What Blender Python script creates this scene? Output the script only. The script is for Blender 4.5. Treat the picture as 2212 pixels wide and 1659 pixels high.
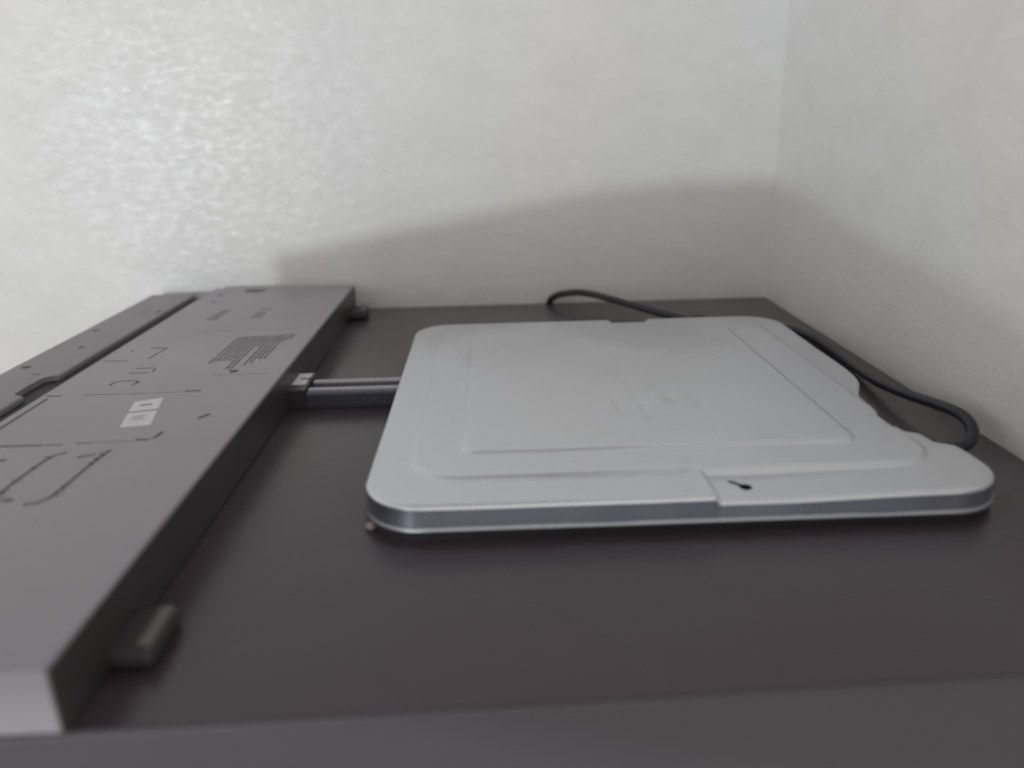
import bpy, bmesh, math, random
import numpy as np
from mathutils import Vector, Matrix

# ------------------------------------------------------------------ camera
scene = bpy.context.scene
for o in list(bpy.data.objects):
    bpy.data.objects.remove(o)
random.seed(7)
rng = np.random.default_rng(7)
COL = scene.collection

cam_data = bpy.data.cameras.new('camera')
cam = bpy.data.objects.new('camera', cam_data)
COL.objects.link(cam)
cr = Vector((0.9993, -0.0319, -0.0215)).normalized()
cf = Vector((0.0232, 0.9458, -0.3241)).normalized()
cu = cr.cross(cf).normalized(); cf = cu.cross(cr).normalized()
M4 = Matrix((cr, cu, -cf)).transposed().to_4x4()
M4.translation = (0, 0, 0.2)
cam.matrix_world = M4
cam_data.sensor_width = 36.0
cam_data.lens = 1660.0 / 2212.0 * 36.0
cam_data.clip_start = 0.01
cam_data.clip_end = 50
cam_data.dof.use_dof = True
cam_data.dof.focus_distance = 0.56
cam_data.dof.aperture_fstop = 3.7
scene.camera = cam

# ------------------------------------------------------------------ world (even indoor daylight bounced off the room)
world = bpy.data.worlds.new('World'); scene.world = world
world.use_nodes = True
wb = world.node_tree.nodes['Background']
wb.inputs['Strength'].default_value = 1.0
_n = world.node_tree.nodes; _l = world.node_tree.links      # light comes in level through windows; ceiling and floor are dimmer
_tc = _n.new('ShaderNodeTexCoord'); _sx = _n.new('ShaderNodeSeparateXYZ'); _l.new(_tc.outputs['Generated'], _sx.inputs[0])
_ab = _n.new('ShaderNodeMath'); _ab.operation = 'ABSOLUTE'; _l.new(_sx.outputs['Z'], _ab.inputs[0])
_mr = _n.new('ShaderNodeMapRange'); _mr.interpolation_type = 'SMOOTHSTEP'
_mr.inputs['From Min'].default_value = 0.0; _mr.inputs['From Max'].default_value = 1.0
_mr.inputs['To Min'].default_value = 1.12; _mr.inputs['To Max'].default_value = 0.30
_l.new(_ab.outputs[0], _mr.inputs['Value'])
_vm = _n.new('ShaderNodeVectorMath'); _vm.operation = 'SCALE'; _vm.inputs[0].default_value = (1.0, 0.972, 0.962)
_l.new(_mr.outputs['Result'], _vm.inputs['Scale']); _l.new(_vm.outputs['Vector'], wb.inputs['Color'])

# ------------------------------------------------------------------ key lamp: distant window behind and left of the camera
KD = Vector((0.36, 0.932, -0.02)).normalized()
KEY = Vector((-0.243, 0.872, 0.061)) - KD * 4.0
ld = bpy.data.lights.new('window_light', 'AREA')
ld.shape = 'DISK'; ld.size = 0.04; ld.energy = 32.0
ld.color = (0.88, 0.975, 1.0)
lo = bpy.data.objects.new('window_light', ld); COL.objects.link(lo)
lo.location = KEY
lo.rotation_euler = KD.to_track_quat('-Z', 'Y').to_euler()

scene.view_settings.view_transform = 'Standard'
scene.view_settings.look = 'None'
scene.view_settings.exposure = 0.0
scene.view_settings.gamma = 1.0
scene.view_settings.use_curve_mapping = False
scene.cycles.use_denoising = True
scene.cycles.filter_width = 2.2
scene.cycles.max_bounces = 8
scene.cycles.sample_clamp_indirect = 3.0
scene.cycles.caustics_reflective = False
scene.cycles.caustics_refractive = False

# ------------------------------------------------------------------ materials
def mat(name, color, rough=0.5, metal=0.0, spec=0.5, var=0.0, var_scale=40.0, bump=0.0, bump_scale=300.0, rvar=0.0):
    m = bpy.data.materials.new(name); m.use_nodes = True
    nt = m.node_tree; N = nt.nodes; L = nt.links
    b = N['Principled BSDF']
    b.inputs['Base Color'].default_value = (*color, 1)
    b.inputs['Roughness'].default_value = rough
    b.inputs['Metallic'].default_value = metal
    b.inputs['Specular IOR Level'].default_value = spec
    tc = N.new('ShaderNodeTexCoord')
    if var > 0 or rvar > 0:
        n = N.new('ShaderNodeTexNoise'); n.inputs['Scale'].default_value = var_scale
        n.inputs['Detail'].default_value = 1.0; n.inputs['Roughness'].default_value = 0.5
        L.new(tc.outputs['Object'], n.inputs['Vector'])
        if var > 0:
            mx = N.new('ShaderNodeMix'); mx.data_type = 'RGBA'
            mx.inputs['A'].default_value = (*[c * (1 - var) for c in color], 1)
            mx.inputs['B'].default_value = (*[min(1, c * (1 + var)) for c in color], 1)
            L.new(n.outputs['Fac'], mx.inputs['Factor']); L.new(mx.outputs['Result'], b.inputs['Base Color'])
        if rvar > 0:
            mr = N.new('ShaderNodeMapRange')
            mr.inputs['From Min'].default_value = 0.3; mr.inputs['From Max'].default_value = 0.7
            mr.inputs['To Min'].default_value = rough - rvar; mr.inputs['To Max'].default_value = rough + rvar
            L.new(n.outputs['Fac'], mr.inputs['Value']); L.new(mr.outputs['Result'], b.inputs['Roughness'])
    if bump > 0:
        n2 = N.new('ShaderNodeTexNoise'); n2.inputs['Scale'].default_value = bump_scale
        n2.inputs['Detail'].default_value = 4
        L.new(tc.outputs['Object'], n2.inputs['Vector'])
        bp = N.new('ShaderNodeBump'); bp.inputs['Strength'].default_value = bump
        bp.inputs['Distance'].default_value = 0.001
        L.new(n2.outputs['Fac'], bp.inputs['Height']); L.new(bp.outputs['Normal'], b.inputs['Normal'])
    return m

def plaster_mat():
    """silky brushed wall plaster: overlapping glossy trowel strokes"""
    m = bpy.data.materials.new('silk_plaster'); m.use_nodes = True
    nt = m.node_tree; N = nt.nodes; L = nt.links
    b = N['Principled BSDF']
    tc = N.new('ShaderNodeTexCoord')
    def noise(scale_vec, detail, rough, dist, rot=0.0):
        mp = N.new('ShaderNodeMapping'); mp.inputs['Scale'].default_value = scale_vec
        mp.inputs['Rotation'].default_value = (0, rot, 0)
        L.new(tc.outputs['Object'], mp.inputs['Vector'])
        n = N.new('ShaderNodeTexNoise'); n.inputs['Scale'].default_value = 1.0
        n.inputs['Detail'].default_value = detail; n.inputs['Roughness'].default_value = rough
        n.inputs['Distortion'].default_value = dist
        L.new(mp.outputs['Vector'], n.inputs['Vector'])
        return n
    n1 = noise((84, 84, 185), 5, 0.60, 0.2, 0.08)      # strokes
    n2 = noise((16, 16, 24), 3, 0.55, 0.4)           # broad patches
    n3 = noise((90, 90, 190), 3, 0.6, 0.5, -0.1)     # fine streaks
    mul = N.new('ShaderNodeMath'); mul.operation = 'MULTIPLY_ADD'
    mul.inputs[1].default_value = 0.25
    L.new(n3.outputs['Fac'], mul.inputs[0]); L.new(n1.outputs['Fac'], mul.inputs[2])
    ad = N.new('ShaderNodeMath'); ad.operation = 'MULTIPLY_ADD'; ad.inputs[1].default_value = 0.8
    L.new(n2.outputs['Fac'], ad.inputs[0]); L.new(mul.outputs[0], ad.inputs[2])
    bp = N.new('ShaderNodeBump'); bp.inputs['Strength'].default_value = 0.23
    bp.inputs['Distance'].default_value = 0.0022
    L.new(ad.outputs[0], bp.inputs['Height']); L.new(bp.outputs['Normal'], b.inputs['Normal'])
    cr_ = N.new('ShaderNodeValToRGB')
    cr_.color_ramp.elements[0].position = 0.36; cr_.color_ramp.elements[0].color = (0.69, 0.686, 0.678, 1)
    cr_.color_ramp.elements[1].position = 0.64; cr_.color_ramp.elements[1].color = (0.725, 0.722, 0.715, 1)
    L.new(n2.outputs['Fac'], cr_.inputs['Fac'])
    mx = N.new('ShaderNodeMix'); mx.data_type = 'RGBA'
    mx.inputs['B'].default_value = (0.745, 0.744, 0.742, 1)
    mr0 = N.new('ShaderNodeMapRange'); mr0.inputs['From Min'].default_value = 0.56; mr0.inputs['From Max'].default_value = 0.72
    L.new(n1.outputs['Fac'], mr0.inputs['Value'])
    L.new(mr0.outputs['Result'], mx.inputs['Factor']); L.new(cr_.outputs['Color'], mx.inputs['A'])
    nb = noise((4.5, 4.5, 3.5), 1, 0.4, 0.0)
    tint = N.new('ShaderNodeValToRGB'); ce = tint.color_ramp.elements
    ce[0].position = 0.30; ce[0].color = (1.0, 0.985, 0.955, 1); ce[1].position = 0.70; ce[1].color = (0.985, 1.0, 1.0, 1)
    L.new(nb.outputs['Fac'], tint.inputs['Fac'])
    mt = N.new('ShaderNodeMix'); mt.data_type = 'RGBA'; mt.blend_type = 'MULTIPLY'; mt.inputs['Factor'].default_value = 1.0
    L.new(mx.outputs['Result'], mt.inputs['A']); L.new(tint.outputs['Color'], mt.inputs['B'])
    L.new(mt.outputs['Result'], b.inputs['Base Color'])
    mr = N.new('ShaderNodeMapRange')
    mr.inputs['From Min'].default_value = 0.35; mr.inputs['From Max'].default_value = 0.68
    mr.inputs['To Min'].default_value = 0.52; mr.inputs['To Max'].default_value = 0.30
    L.new(n1.outputs['Fac'], mr.inputs['Value']); L.new(mr.outputs['Result'], b.inputs['Roughness'])
    b.inputs['Specular IOR Level'].default_value = 1.0
    b.inputs['IOR'].default_value = 1.42
    return m

M = {
    'plaster': plaster_mat(),
    'cabinet': mat('cabinet_paint', (0.060, 0.042, 0.049), 0.28, 0, 0.55, 0.10, 7, 0.0, 700, 0.05),
    'foot': mat('charcoal_rubber', (0.045, 0.043, 0.043), 0.5, 0, 0.4, 0.1, 60),
    'ridge': mat('dark_grey_rubber', (0.14, 0.134, 0.13), 0.55),
    'door': mat('door_paint', (0.074, 0.062, 0.070), 0.38, 0, 0.5, 0.05, 9, 0.03, 700, 0.04),
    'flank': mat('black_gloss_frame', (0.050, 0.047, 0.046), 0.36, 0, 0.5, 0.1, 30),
    'polished': mat('polished_steel', (0.44, 0.475, 0.56), 0.22, 0.95, 0.5, 0.04, 30, 0.02, 300, 0.04),
    'device': mat('grey_plastic', (0.300, 0.278, 0.305), 0.35, 0, 0.55, 0.09, 9, 0.04, 900, 0.08),
    'strip': mat('grey_plastic_bezel', (0.28, 0.27, 0.28), 0.5, 0, 0.45, 0.08, 25, 0.06, 900),
    'gap_shade': mat('black_gap_shade', (0.018, 0.018, 0.02), 0.55, 0, 0.4, 0.1, 60),
    'black': mat('black_plastic', (0.012, 0.013, 0.018), 0.5, 0, 0.4),
    'tray': mat('brushed_sheet_steel', (0.705, 0.718, 0.752), 0.30, 0.9, 0.5, 0.04, 12, 0.0, 500, 0.07),
    'steel': mat('bright_rim_steel', (0.42, 0.43, 0.46), 0.36, 0.95, 0.5, 0.03, 60),
    'rail': mat('grey_aluminium', (0.38, 0.37, 0.39), 0.35, 0.7, 0.5, 0.03, 60),
    'rail_side': mat('anodised_blue_grey', (0.075, 0.08, 0.105), 0.45, 0.4, 0.5, 0.04, 40),
    'sticker': mat('white_paper', (0.72, 0.71, 0.73), 0.6, 0, 0.3, 0.03, 80),
    'green': mat('green_ink', (0.10, 0.22, 0.19), 0.6),
    'ink': mat('black_ink', (0.05, 0.05, 0.055), 0.6),
    'label_ink': mat('grey_ink', (0.12, 0.112, 0.12), 0.6),
    'pale_ink': mat('pale_grey_ink', (0.42, 0.41, 0.44), 0.6),
    'felt': mat('pale_felt', (0.30, 0.25, 0.23), 0.8, 0, 0.2, 0.08, 300),
    'cable': mat('dark_cable_sheath', (0.016, 0.018, 0.025), 0.42, 0, 0.5, 0.08, 80),
    'screw': mat('dark_screw', (0.05, 0.05, 0.05), 0.35, 0.8),
    'pin': mat('bright_pin', (0.75, 0.74, 0.76), 0.3, 0.6),
    'panel': mat('shadow_board_dark', (0.10, 0.09, 0.09), 0.6),
}

# ------------------------------------------------------------------ helpers
def link(name, me, m, parent=None, smooth=False):
    o = bpy.data.objects.new(name, me)
    COL.objects.link(o)
    if m is not None:
        me.materials.clear(); me.materials.append(m)
    if smooth:
        for p in me.polygons: p.use_smooth = True
    if parent is not None:
        o.parent = parent
        o.matrix_parent_inverse = parent.matrix_world.inverted()
    return o

def empty(name, loc, label, cat, group=None):
    o = bpy.data.objects.new(name, None); COL.objects.link(o)
    o.location = loc; o.empty_display_size = 0.02
    o.matrix_world = Matrix.Translation(loc)
    tag(o, label, cat, group)
    return o

def tag(o, label=None, cat=None, group=None, kind=None):
    if label: o['label'] = label
    if cat: o['category'] = cat
    if group: o['group'] = group
    if kind: o['kind'] = kind
    return o

def pyd(name, v, f):
    me = bpy.data.meshes.new(name); me.from_pydata(v, [], f); me.update()
    return me

def bm_mesh(name, bm):
    bmesh.ops.recalc_face_normals(bm, faces=bm.faces)
    me = bpy.data.meshes.new(name); bm.to_mesh(me); bm.free(); return me

def add_box(bm, x0, x1, y0, y1, z0, z1):
    vs = [bm.verts.new(p) for p in ((x0,y0,z0),(x1,y0,z0),(x1,y1,z0),(x0,y1,z0),(x0,y0,z1),(x1,y0,z1),(x1,y1,z1),(x0,y1,z1))]
    for q in ((3,2,1,0),(4,5,6,7),(0,1,5,4),(1,2,6,5),(2,3,7,6),(3,0,4,7)):
        bm.faces.new([vs[i] for i in q])
    return vs

def add_prism(bm, pts, z0, z1):
    """vertical prism over a 2-D outline"""
    a = [bm.verts.new((x, y, z0)) for x, y in pts]; b = [bm.verts.new((x, y, z1)) for x, y in pts]
    n = len(pts)
    bm.faces.new(a[::-1]); bm.faces.new(b)
    for i in range(n):
        j = (i + 1) % n
        bm.faces.new((a[i], a[j], b[j], b[i]))

def box_mesh(name, *c, bev=0.0, seg=3):
    bm = bmesh.new(); add_box(bm, *c)
    if bev: bmesh.ops.bevel(bm, geom=bm.edges[:], offset=bev, segments=seg, profile=0.5, affect='EDGES')
    return bm_mesh(name, bm)

def circle(cx, cy, r, n=28, ry=None):
    ry = ry or r
    return [(cx + r * math.cos(2*math.pi*i/n), cy + ry * math.sin(2*math.pi*i/n)) for i in range(n)]

def stroke(p, w):
    """outline of a poly-line of width w"""
    P = [Vector(q) for q in p]; L, R = [], []
    for i, q in enumerate(P):
        d = (P[min(i+1, len(P)-1)] - P[max(i-1, 0)]).normalized(); n = Vector((-d.y, d.x)) * w / 2
        L.append(q + n); R.append(q - n)
    return [(v.x, v.y) for v in L + R[::-1]]

def cut(me, bm_cut):
    """subtract the cutter from a mesh and return the result"""
    bmesh.ops.recalc_face_normals(bm_cut, faces=bm_cut.faces)
    cm = bpy.data.meshes.new('tmp_cut'); bm_cut.to_mesh(cm); bm_cut.free()
    a = bpy.data.objects.new('tmp_a', me); b = bpy.data.objects.new('tmp_b', cm)
    COL.objects.link(a); COL.objects.link(b)
    md = a.modifiers.new('b', 'BOOLEAN'); md.operation = 'DIFFERENCE'; md.object = b; md.solver = 'EXACT'; md.use_self = True
    bpy.context.view_layer.update()
    out = bpy.data.meshes.new_from_object(a.evaluated_get(bpy.context.evaluated_depsgraph_get()))
    bpy.data.objects.remove(a); bpy.data.objects.remove(b); bpy.data.meshes.remove(cm)
    return out

def tube_mesh(name, pts, r, sub=14, seg=16):
    P = [np.array(p, float) for p in pts]
    P = [2*P[0]-P[1]] + P + [2*P[-1]-P[-2]]
    path = []
    for i in range(1, len(P)-2):
        for k in range(sub):
            t = k/sub; p0, p1, p2, p3 = P[i-1:i+3]
            path.append(0.5*((2*p1)+(-p0+p2)*t+(2*p0-5*p1+4*p2-p3)*t*t+(-p0+3*p1-3*p2+p3)*t**3))
    path.append(P[-2])
    v, f = [], []
    n = len(path); prev = None
    for i, q in enumerate(path):
        d = Vector(path[min(i+1, n-1)] - path[max(i-1, 0)]).normalized()
        u = (prev if prev is not None else Vector((0, 0, 1)))
        u = (u - d*u.dot(d)); u = u.normalized() if u.length > 1e-5 else Vector((1, 0, 0)); prev = u
        w = d.cross(u)
        for k in range(seg):
            a = 2*math.pi*k/seg; c = Vector(q) + u*(r*math.cos(a)) + w*(r*math.sin(a)); v.append(c[:])
    for i in range(n-1):
        for k in range(seg):
            k2 = (k+1) % seg
            f.append((i*seg+k, i*seg+k2, (i+1)*seg+k2, (i+1)*seg+k))
    f.append(tuple(range(seg))[::-1]); f.append(tuple((n-1)*seg+k for k in range(seg)))
    return pyd(name, v, f)

def sstep(a, b, x):
    t = np.clip((x - a) / (b - a), 0, 1); return t*t*(3-2*t)

# ------------------------------------------------------------------ setting: the two walls
WY, WX = 0.8725, 0.3185
bm = bmesh.new(); add_box(bm, -1.6, WX + 0.1, WY, WY + 0.1, -1.2, 1.5)
tag(link('back_wall', bm_mesh('back_wall', bm), M['plaster']), kind='structure')
bm = bmesh.new(); add_box(bm, WX, WX + 0.1, -0.5, WY + 0.0002, -1.2, 1.5)
tag(link('side_wall', bm_mesh('side_wall', bm), M['plaster']), kind='structure')

# ------------------------------------------------------------------ the cabinet everything lies on
def front_y(x): return 0.2205 + 0.028 * (x + 0.146)
cab = empty('cabinet', (-0.12, 0.55, -1.1), 'dark brown grey satin cabinet with flat top standing in the wall corner', 'cabinet')
CX0, CX1, CY1 = -0.386, 0.3165, 0.8665
bm = bmesh.new()
add_prism(bm, [(CX0, front_y(CX0) + .0182), (CX1, front_y(CX1) + .0182), (CX1, CY1), (CX0, CY1)], -1.1, -0.0006)
bmesh.ops.bevel(bm, geom=bm.edges[:], offset=0.0012, segments=2, profile=0.5, affect='EDGES')
link('carcass', bm_mesh('carcass', bm), M['cabinet'], cab)
bm = bmesh.new()
add_prism(bm, [(CX0, front_y(CX0) + .0012), (CX1, front_y(CX1) + .0012), (CX1, CY1), (CX0, CY1)], -0.0004, 0.0)
link('top_panel', bm_mesh('top_panel', bm), M['cabinet'], cab)
bm = bmesh.new()
add_prism(bm, [(CX0, front_y(CX0)), (CX1, front_y(CX1)), (CX1, front_y(CX1) + .018), (CX0, front_y(CX0) + .018)], -1.08, -0.0006)
bmesh.ops.bevel(bm, geom=bm.edges[:], offset=0.0022, segments=4, profile=0.5, affect='EDGES')
link('front_door', bm_mesh('front_door', bm), M['door'], cab, smooth=False)

# ------------------------------------------------------------------ the flat grey device lying on its face
DX0, DX1, DY0, DY1, DZ = -0.3085, -0.1540, 0.2185, 0.8585, 0.0296
dev = empty('electronic_device', (-0.26, 0.53, 0), 'long flat grey plastic device lying face down, white sticker on its back', 'device')
bm = bmesh.new()
prof = [(DY0, 0.0012), (DY0 - 0.0005, DZ - 0.0008), (0.312, DZ), (DY1 - 0.001, DZ), (DY1, 0.0012)]
a = [bm.verts.new((DX0, y, z)) for y, z in prof]; b = [bm.verts.new((DX1, y, z)) for y, z in prof]
bm.faces.new(a); bm.faces.new(b[::-1])
for i in range(5):
    j = (i+1) % 5; bm.faces.new((a[i], b[i], b[j], a[j]))
bmesh.ops.recalc_face_normals(bm, faces=bm.faces)
ed = [e for e in bm.edges if e.calc_face_angle(0) > 0.3]
bmesh.ops.bevel(bm, geom=ed, offset=0.0013, segments=3, profile=0.5, affect='EDGES')
body_me = bm_mesh('back_shell', bm)
c = bmesh.new()
T = DZ + 0.004
def pk(pts, depth): add_prism(c, pts, DZ - (depth if depth < 0.0013 else min(0.012, depth*2.6)), T)
def rc(x0, x1, y0, y1, depth): pk([(x0,y0),(x1,y0),(x1,y1),(x0,y1)], depth)
pk(circle(-0.2585, 0.8400, 0.0125, 30, 0.0085), 0.010)                         # round opening at the far end
for i in range(5): rc(-0.2682+0.0008*i, -0.2570+0.0003*i, 0.7090+0.0085*i, 0.7130+0.0085*i, 0.005)   # vent slots
for i, y in enumerate((0.7125, 0.7215, 0.7305, 0.7455)): rc(-0.2278, -0.2175, y, y+0.0040, 0.005)
rc(-0.294, -0.288, 0.818, 0.823, 0.003); rc(-0.290, -0.284, 0.786, 0.790, 0.003)
rc(-0.262, -0.1665, 0.6670, 0.6677, 0.0006)                                   # shallow joint lines
rc(-0.2045, -0.1645, 0.5372, 0.5381, 0.0008)
pk(circle(-0.1915, 0.5460, 0.0034, 20), 0.004)                                # screw well
# clip marks
pk(stroke([(-0.2810, 0.6160), (-0.2668, 0.6155)], 0.0024), 0.0025)
pk(stroke([(-0.2668, 0.6130), (-0.2690, 0.5990), (-0.2705, 0.5850)], 0.0016), 0.0012)
pk(stroke([(-0.3030, 0.5819), (-0.2848, 0.5810)], 0.0018), 0.0016)
rc(-0.2950, -0.2918, 0.6085, 0.6110, 0.002)
pk(stroke([(-0.2690, 0.5602), (-0.2548, 0.5599)], 0.0020), 0.0022)
pk(stroke([(-0.2694, 0.5486), (-0.2552, 0.5483)], 0.0020), 0.0022)
pk(stroke([(-0.2535, 0.5585), (-0.2532, 0.5500)], 0.0014), 0.0012)
pk(stroke([(-0.2710, 0.5205), (-0.2705, 0.5265), (-0.2680, 0.5297), (-0.2610, 0.5302), (-0.2555, 0.5296), (-0.2530, 0.5265), (-0.2550, 0.5205)], 0.0020), 0.0018)
# battery cover joint, deeper at its clips
rc(-0.3045, -0.2945, 0.5000, 0.5026, 0.0040)
rc(-0.2800, -0.2385, 0.5010, 0.5022, 0.0022)
rc(-0.2383, -0.2120, 0.5016, 0.5024, 0.0010)
rc(-0.2118, -0.2010, 0.5022, 0.5050, 0.0035)
rc(-0.3060, -0.2600, 0.4132, 0.4158, 0.0045)
rc(-0.2590, -0.2480, 0.4136, 0.4154, 0.0030)
rc(-0.2420, -0.2330, 0.4148, 0.4164, 0.0022)
rc(-0.2328, -0.2090, 0.4160, 0.4168, 0.0008)
rc(-0.2088, -0.2010, 0.4165, 0.4195, 0.0040)
pk(stroke([(-0.2000, 0.4190), (-0.1985, 0.4225), (-0.1978, 0.4300)], 0.0022), 0.0015)
pk(stroke([(-0.1840, 0.4500), (-0.1793, 0.4575)], 0.0034), 0.0012)
# moulded channels near the front
pk(stroke([(-0.2225, 0.3985), (-0.2275, 0.3968), (-0.2310, 0.3950)], 0.0026), 0.0022)
pk(stroke([(-0.2170, 0.4045), (-0.2178, 0.3985), (-0.2186, 0.3870), (-0.2188, 0.3700), (-0.2190, 0.3560), (-0.2200, 0.3470), (-0.2235, 0.3410), (-0.2290, 0.3395)], 0.0030), 0.0011)
for y in (0.3990, 0.3930, 0.3865, 0.3585, 0.3520, 0.3470): rc(-0.2212, -0.2160, y, y + 0.0016, 0.0020)
pk(stroke([(-0.2405, 0.4030), (-0.2450, 0.3990), (-0.2470, 0.3920), (-0.2476, 0.3800), (-0.2482, 0.3650), (-0.2476, 0.3540), (-0.2440, 0.3470), (-0.2390, 0.3450)], 0.0028), 0.0011)
for y in (0.3965, 0.3835, 0.3665, 0.3555): rc(-0.2500, -0.2452, y, y + 0.0016, 0.0020)
pk(stroke([(-0.2480, 0.3440), (-0.2420, 0.3452), (-0.2370, 0.3452)], 0.0034), 0.0030)
rc(-0.2740, -0.2690, 0.3930, 0.3960, 0.0016)
rc(-0.3022, -0.2996, 0.4200, 0.4960, 0.0010)
body_me = cut(body_me, c)
link('back_shell', body_me, M['device'], dev)
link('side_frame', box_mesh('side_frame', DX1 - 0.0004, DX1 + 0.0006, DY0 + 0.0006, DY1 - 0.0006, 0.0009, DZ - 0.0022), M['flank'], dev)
for pts in (circle(-0.2585, 0.8400, 0.0122, 30, 0.0082),):  # black fill puts the shade inside the opening into colour
    bm = bmesh.new(); add_prism(bm, pts, DZ - 0.0118, DZ - 0.0030); link('hole_shade_fill', bm_mesh('hole_shade_fill', bm), M['black'], dev)
# screw in its well
bm = bmesh.new(); add_prism(bm, circle(-0.1915, 0.5460, 0.0029, 18), DZ - 0.0039, DZ - 0.0016)
link('screw', bm_mesh('screw', bm), M['screw'], dev)
# printed specification text: lines of tiny words running along the device
bm = bmesh.new()
lines = [(-0.2170, .566, .643), (-0.2135, .571, .644), (-0.2100, .5735, .6445), (-0.2065, .572, .645), (-0.2030, .5735, .645), (-0.1995, .551, .645),
         (-0.1960, .549, .6455), (-0.1925, .6120, .646), (-0.1888, .5615, .646), (-0.1852, .566, .6465), (-0.1816, .5755, .647), (-0.1780, .5765, .647), (-0.1744, .627, .6475), (-0.1712, .634, .648)]
for x, ya, yb in lines:
    y = yb
    while y > ya:
        w = random.uniform(0.0035, 0.010)
        yy = max(ya, y - w)
        k = yy
        while k < y - 0.0004:                       # letters of the word
            s = random.uniform(0.0007, 0.0013); hgt = random.choice((0.0017, 0.0017, 0.0024))
            x0 = x - hgt/2; z = DZ + 0.0001
            vs = [bm.verts.new(p) for p in ((x0, k, z), (x0+hgt, k, z), (x0+hgt, min(k+s*.72, y), z), (x0, min(k+s*.72, y), z))]
            bm.faces.new(vs); k += s
        y = yy - 0.0015
me = bpy.data.meshes.new('printed_text'); bm.to_mesh(me); bm.free()
link('printed_text', me, M['label_ink'], dev)
# white sticker on the cover
q = [(-0.2376, 0.4838), (-0.2213, 0.4905), (-0.2096, 0.4408), (-0.2270, 0.4382)]
def bil(u, v, z):
    A, B, C_, D = [np.array(p) for p in q]
    p = (1-v)*((1-u)*A+u*B)+v*((1-u)*D+u*C_); return (p[0], p[1], z)
bm = bmesh.new(); add_prism(bm, q, DZ - 0.0002, DZ + 0.00025)
stk = link('sticker', bm_mesh('sticker', bm), M['sticker'], dev)
def patch(name, u0, u1, v0, v1, m, par):
    z = DZ + 0.00035
    return link(name, pyd(name, [bil(u0, v0, z), bil(u1, v0, z), bil(u1, v1, z), bil(u0, v1, z)], [(0, 1, 2, 3)]), m, par)
patch('green_line', 0.0, 1.0, 0.435, 0.475, M['green'], stk)
patch('print_mark', 0.28, 0.70, 0.185, 0.225, M['ink'], stk)
patch('print_mark', 0.25, 0.70, 0.62, 0.655, M['pale_ink'], stk)
patch('print_mark', 0.20, 0.62, 0.69, 0.72, M['pale_ink'], stk)
patch('print_mark', 0.28, 0.72, 0.755, 0.785, M['pale_ink'], stk)
# lower bezel strip and the dark hinge channel between
bm = bmesh.new(); add_box(bm, -0.3790, -0.3305, 0.2185, 0.8575, 0.001, 0.0246)
bmesh.ops.bevel(bm, geom=bm.edges[:], offset=0.0016, segments=3, profile=0.5, affect='EDGES')
sm = bm_mesh('bezel_strip', bm)
c = bmesh.new()
add_prism(c, [(-0.325, 0.566), (-0.3300, 0.5655), (-0.3350, 0.5640), (-0.3392, 0.5590), (-0.3400, 0.5420), (-0.3400, 0.5240), (-0.3345, 0.5190), (-0.325, 0.517)], 0.004, 0.03)
for pts in (stroke([(-0.3560, .7729), (-0.3360, .7780)], .002), stroke([(-0.3372, .7760), (-0.3372, .7588)], .0018), circle(-0.3668, .7010, .0035, 16), circle(-0.3519, .6439, .0032, 16), circle(-0.3675, .5890, .0038, 16), stroke([(-0.352, .5690), (-0.345, .5680)], .002), stroke([(-0.3555, .7590), (-0.3390, .7570)], .0015)):
    add_prism(c, pts, 0.0225, 0.03)
sm = cut(sm, c)
link('bezel_strip', sm, M['strip'], dev)
link('hinge_channel', box_mesh('hinge_channel', -0.3420, -0.3070, 0.222, 0.851, 0.0015, 0.0205), M['black'], dev)
bm = bmesh.new(); add_prism(bm, circle(-0.3318, 0.5400, 0.0042, 20), 0.006, 0.0185)
bmesh.ops.bevel(bm, geom=[e for e in bm.edges if e.verts[0].co.z > .018 and e.verts[1].co.z > .018], offset=0.001, segments=2, affect='EDGES')
link('hinge_pin', bm_mesh('hinge_pin', bm), M['pin'], dev)
# feet sticking out of the right-hand flank
for y0 in (0.2515, 0.8090):
    f = link('foot', box_mesh('foot', DX1 - 0.002, -0.1355, y0, y0 + 0.0315, 0.0002, 0.0095, bev=0.0034), M['foot'], dev)
    link('foot_ridge', box_mesh('foot_ridge', -0.1425, -0.1368, y0 + 0.003, y0 + 0.0280, 0.0085, 0.0112, bev=0.0012), M['ridge'], f)
# bracket that takes the rail, with a small white tag
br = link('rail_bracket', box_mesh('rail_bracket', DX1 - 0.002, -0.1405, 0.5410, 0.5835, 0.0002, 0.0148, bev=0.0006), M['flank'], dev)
tg = link('white_tag', box_mesh('white_tag', -0.1530, -0.1425, 0.5535, 0.5805, 0.0146, 0.0151), M['sticker'], br)
link('print_mark', box_mesh('print_mark', -0.1485, -0.1405, 0.5655, 0.5680, 0.01505, 0.0153), M['ink'], br)

# ------------------------------------------------------------------ grooved metal rail running to the tray
rail = empty('metal_rail', (-0.10, 0.556, 0), 'short grooved grey metal rail joining the device to the pale tray', 'rail')
RX0, RX1 = -0.1403, -0.0660
link('web', box_mesh('web', RX0, RX1, 0.5400, 0.5725, 0.0004, 0.0085), M['rail_side'], rail)
link('side_lip', box_mesh('side_lip', RX0 + .0002, RX1 - .0002, 0.5398, 0.5468, 0.0010, 0.0122, bev=0.0012), M['rail_side'], rail)
link('flange', box_mesh('flange', RX0 + .0004, RX1 - .0004, 0.5466, 0.5530, 0.0080, 0.0129, bev=0.0008), M['rail'], rail)
link('flange', box_mesh('flange', RX0 + .0004, RX1 - .0004, 0.5655, 0.5722, 0.0080, 0.0128, bev=0.0010), M['rail'], rail)

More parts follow.
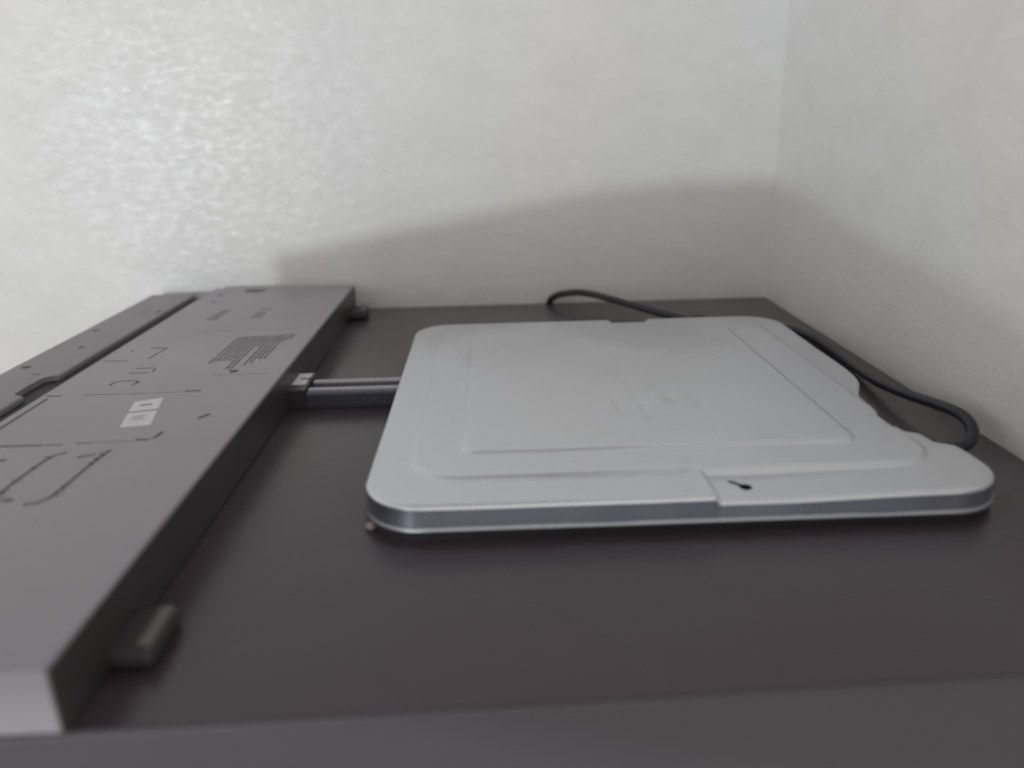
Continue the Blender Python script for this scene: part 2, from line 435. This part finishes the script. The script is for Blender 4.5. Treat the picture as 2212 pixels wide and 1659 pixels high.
# ------------------------------------------------------------------ pressed sheet-metal tray
tray = empty('metal_tray', (0.10, 0.525, 0), 'pale grey pressed sheet metal plate with rounded corners, embossed steps and keyhole slot', 'metal plate')
X0, X1, Y0, Y1, RR = -0.0705, 0.2665, 0.3435, 0.7075, 0.032
NOT = np.array([(0, 0)] + [(0.30,.269),(.385,.269),(.392,.2686),(.3985,.2678),(.4015,.2635),(.4040,.2602),(.4100,.2597),(.4165,.2590),(.4195,.2560),(.4208,.2505),(.4235,.2477),(.4310,.2474),(.4425,.2474),(.4490,.2495),(.4545,.2522),(.464,.2534),(.473,.2534),(.4830,.2538),(.4895,.2556),(.5007,.2602),(.5100,.2640),(.5186,.2664),(.531,.2680),(.5424,.2688),(.555,.269),(.80,.269)])[1:]
NOT[:, 1] = 0.2665 - (0.269 - NOT[:, 1])*1.2
yy_ = np.linspace(.30, .80, 2001); xx_ = np.interp(yy_, NOT[:,0], NOT[:,1])
ker = np.hanning(13); ker /= ker.sum(); xx_ = np.convolve(np.pad(xx_, 6, mode='edge'), ker, 'valid')
def xr_base(y): return np.interp(y, yy_, xx_)
def inset(y):
    d = np.minimum(y - Y0, Y1 - y)
    return np.where(d < RR, RR - np.sqrt(np.maximum(RR**2 - (RR - d)**2, 0)), 0)
def xl(y): return X0 + inset(y)
def xr(y): return np.minimum(xr_base(y), X1 - inset(y))
def sd_rr(x, y, x0, x1, y0, y1, r):
    """positive inside"""
    qx = np.abs(x - (x0+x1)/2) - (x1-x0)/2 + r; qy = np.abs(y - (y0+y1)/2) - (y1-y0)/2 + r
    return -(np.hypot(np.maximum(qx, 0), np.maximum(qy, 0)) + np.minimum(np.maximum(qx, qy), 0) - r)
ZB = 0.0193
def height(x, y):
    mid = sstep(-0.0019, 0.0019, sd_rr(x, y, -0.0470, 0.2430, 0.3735, 0.690, 0.026))
    inn = sstep(-0.0019, 0.0019, sd_rr(x, y, -0.0190, 0.2085, 0.4015, 0.662, 0.010))
    z = ZB + 0.0016*mid + 0.0020*inn
    low = sstep(0.1095, 0.1125, x) * (1 - mid) * (1 - sstep(0.60, 0.68, y)) * (1 - 0.65*sstep(0.135, 0.235, x))
    z = z - 0.0029*low
    # pressed groove in front of the step, left of the keyhole pocket
    z = z - 0.0006*np.exp(-((y - 0.3722)/0.0017)**2)*sstep(-0.035, 0.06, x)*sstep(0.1045, 0.0985, x)
    # little raised lip framing the keyhole pocket
    fr = np.exp(-((x - 0.1100)/0.0012)**2) * sstep(0.374, 0.370, y)
    z = z + 0.0004*fr
    # dip in the back edge
    z = z - 0.0030*sstep(0.1100, 0.1135, x)*sstep(0.1475, 0.1440, x)*sstep(0.690, 0.698, y)
    # stamped marks on the centre panel
    for (mx, my0, my1, w, dp, sl) in ((.0805,.452,.488,.0030,.0006,.02),(.0965,.446,.474,.0032,.0007,.05),(.1165,.472,.490,.0026,.0005,.08),(.1335,.456,.480,.0022,.0004,.05),(.079,.49,.60,.0032,.00012,.02),(.0955,.48,.61,.0032,.00014,.03),(.116,.49,.60,.0030,.00012,.04),(.134,.48,.58,.003,.0001,.04),(.062,.50,.60,.0035,.00008,.02)):
        xc = mx + sl*(y - (my0+my1)/2)
        z = z - dp*np.exp(-((x - xc)/w)**2)*sstep(my0-.007, my0+.007, y)*sstep(my1+.004, my1-.006, y)
    # handling dents and slow waves of thin sheet
    z = z + 0.00012*np.sin(x*31+1.1)*np.sin(y*27+.4) + 0.00006*np.sin(x*83+y*51)
    d = np.minimum(sd_rr(x, y, X0, X1, Y0, Y1, RR), (xr_base(y) - x)*0.85); d = np.maximum(d, 0)
    re = 0.0024
    z = z - np.where(d < re, re - np.sqrt(np.maximum(re**2 - (re - d)**2, 0)), 0)
    return z
edge = np.array([0, .00012, .0004, .0008, .0013, .0019, .0026])
W_ = X1 - X0
ui = [X0 + .0035]
while ui[-1] < X1 - .0035:
    ui.append(ui[-1] + (0.00045 if 0.118 < ui[-1] < 0.136 else 0.0012))
ui = (np.array(ui[:-1]) - X0) / W_
rows = list(Y0 + edge)
while rows[-1] < Y1 - .0038:
    rows.append(rows[-1] + (0.00045 if 0.352 < rows[-1] < 0.372 else 0.0012))
rows += list((Y1 - edge)[::-1])
rows = np.array(rows)
ys = []; xs = []
for y in rows:
    a_, b_ = float(xl(y)), float(xr(y)); w = b_ - a_
    xs.append(np.concatenate([a_ + edge, a_ + ui*w, (b_ - edge)[::-1]])); ys.append(np.full(len(xs[-1]), y))
xs = np.array(xs); ys = np.array(ys); zs = height(xs, ys)
nr, nc = xs.shape
V = list(zip(xs.ravel().tolist(), ys.ravel().tolist(), zs.ravel().tolist()))
def in_key(x, y):
    a_ = np.array((0.1235, 0.3650)); b_ = np.array((0.1290, 0.3588)); p = np.array((x, y))
    t = np.clip(np.dot(p-a_, b_-a_)/np.dot(b_-a_, b_-a_), 0, 1); dd = np.linalg.norm(p-(a_+t*(b_-a_)))
    return dd < 0.0013 or np.hypot((x-0.1295)/1.0, y-0.3582) < 0.0034
F = []
for i in range(nr-1):
    for j in range(nc-1):
        k = i*nc+j
        if 0.352 < rows[i] < 0.372:
            cx_ = xs[i, j:j+2].mean(); cy_ = (rows[i]+rows[i+1])/2
            if 0.118 < cx_ < 0.136 and in_key(cx_, cy_): continue
        F.append((k, k+1, k+nc+1, k+nc))
loop = [j for j in range(nc)] + [i*nc+nc-1 for i in range(1, nr)] + [(nr-1)*nc+j for j in range(nc-2, -1, -1)] + [i*nc for i in range(nr-2, 0, -1)]
LP = np.array([V[k] for k in loop])
d1 = np.roll(LP[:, :2], -3, 0) - np.roll(LP[:, :2], 3, 0); nrm = np.stack([d1[:, 1], -d1[:, 0]], 1); nrm /= np.linalg.norm(nrm, axis=1)[:, None] + 1e-9
nl = len(loop)
link('pressed_plate', pyd('pressed_plate', V, F), M['tray'], tray, smooth=True)
V = [tuple(p) for p in LP]; F = []; prevl = list(range(nl))
for off, zf in ((0.0003, 0.6), (0.0007, 0.25), (0.0009, 0.0)):
    cur = []
    for m_ in range(nl):
        z_ = 0.0058 + (LP[m_, 2] - 0.0058)*zf
        V.append((LP[m_, 0] + nrm[m_, 0]*off, LP[m_, 1] + nrm[m_, 1]*off, z_)); cur.append(len(V)-1)
    for m_ in range(nl):
        n_ = (m_+1) % nl; F.append((prevl[n_], prevl[m_], cur[m_], cur[n_]))
    prevl = cur
link('skirt', pyd('skirt', V, F), M['polished'], tray, smooth=True)
# rolled rim round the foot of the plate
v, f = [], []
prf = [(0.0008, 0.0074), (0.0011, 0.0070), (0.0016, 0.0062), (0.0017, 0.0054), (0.0013, 0.0047), (0.0007, 0.0044), (-0.002, 0.0044)]
for m_ in range(nl):
    wob = 0.00012*math.sin(m_*0.11) + 0.00010*math.sin(m_*0.037+1)
    for off, z in prf: v.append((LP[m_, 0]+nrm[m_, 0]*(off+wob), LP[m_, 1]+nrm[m_, 1]*(off+wob), z + wob*0.6))
K = len(prf)
for m_ in range(nl):
    n_ = (m_+1) % nl
    for k in range(K-1): f.append((m_*K+k, m_*K+k+1, n_*K+k+1, n_*K+k))
link('rolled_rim', pyd('rolled_rim', v, f), M['steel'], tray, smooth=True)
# black strip standing in for the contact shadow under the plate
pad = [(LP[m_, 0]+nrm[m_, 0]*0.0004, LP[m_, 1]+nrm[m_, 1]*0.0004) for m_ in range(0, nl, 3)]
bm = bmesh.new(); add_prism(bm, pad, 0.0002, 0.0047)
link('gap_shade_strip', bm_mesh('gap_shade_strip', bm), M['gap_shade'], tray)
bm = bmesh.new(); add_prism(bm, circle(-0.0663, 0.3572, 0.0028, 18), 0.0003, 0.0040)
bmesh.ops.bevel(bm, geom=[e for e in bm.edges if abs(e.verts[0].co.z - e.verts[1].co.z) < 1e-6], offset=0.0009, segments=2, affect='EDGES')
link('felt_foot', bm_mesh('felt_foot', bm), M['felt'], tray, smooth=True)
link('back_latch', box_mesh('back_latch', 0.1915, 0.2040, 0.7085, 0.7180, 0.004, 0.0190, bev=0.0012), M['black'], tray)

# ------------------------------------------------------------------ cable
cp = [(0.0665, 0.8690, -0.060), (0.0660, 0.8690, -0.012), (0.0668, 0.8640, 0.003), (0.0727, 0.8570, 0.0104), (0.0827, 0.850, 0.0146), (0.1021, 0.838, 0.0174), (0.1296, 0.815, 0.0145), (0.1636, 0.782, 0.0095),
      (0.1901, 0.752, 0.0075), (0.222, 0.7285, 0.0048), (0.262, 0.7225, 0.0042), (0.2870, 0.7080, 0.0042), (0.2945, 0.680, 0.0042), (0.2962, 0.6433, 0.0042), (0.2924, 0.5814, 0.005), (0.2891, 0.5369, 0.008), (0.2893, 0.4985, 0.0125),
      (0.2926, 0.4701, 0.016), (0.2962, 0.450, 0.017), (0.2972, 0.4376, 0.014), (0.2938, 0.4288, 0.009), (0.2852, 0.4235, 0.0055), (0.2753, 0.4254, 0.0042), (0.262, 0.430, 0.0040), (0.2515, 0.433, 0.0040)]
cable = link('power_cable', tube_mesh('power_cable', cp, 0.0036), M['cable'], None, smooth=True)
tag(cable, 'black power cable looping from behind the cabinet round the back of the metal plate', 'cable')

# ------------------------------------------------------------------ unseen board added behind the viewer, shaped to throw the corner's soft shadow
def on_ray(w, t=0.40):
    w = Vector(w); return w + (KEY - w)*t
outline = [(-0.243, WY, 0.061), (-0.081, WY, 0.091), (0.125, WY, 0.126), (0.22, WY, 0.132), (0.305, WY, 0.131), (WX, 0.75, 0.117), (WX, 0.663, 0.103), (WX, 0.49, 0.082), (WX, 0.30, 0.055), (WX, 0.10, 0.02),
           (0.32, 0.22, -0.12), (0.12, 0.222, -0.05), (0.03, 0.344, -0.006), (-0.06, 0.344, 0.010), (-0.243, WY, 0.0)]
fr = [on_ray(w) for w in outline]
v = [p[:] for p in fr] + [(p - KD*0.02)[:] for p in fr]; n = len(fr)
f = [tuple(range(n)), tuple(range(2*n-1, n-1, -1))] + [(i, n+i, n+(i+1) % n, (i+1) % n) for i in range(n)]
bm = bmesh.new(); me = pyd('added_shadow_board', v, f); bm.from_mesh(me); bmesh.ops.triangulate(bm, faces=bm.faces[:]); bmesh.ops.recalc_face_normals(bm, faces=bm.faces); bm.to_mesh(me); bm.free()
tag(link('added_shadow_board', me, M['panel']), 'added dark board out of view, shaped to shade the wall corner', 'board')
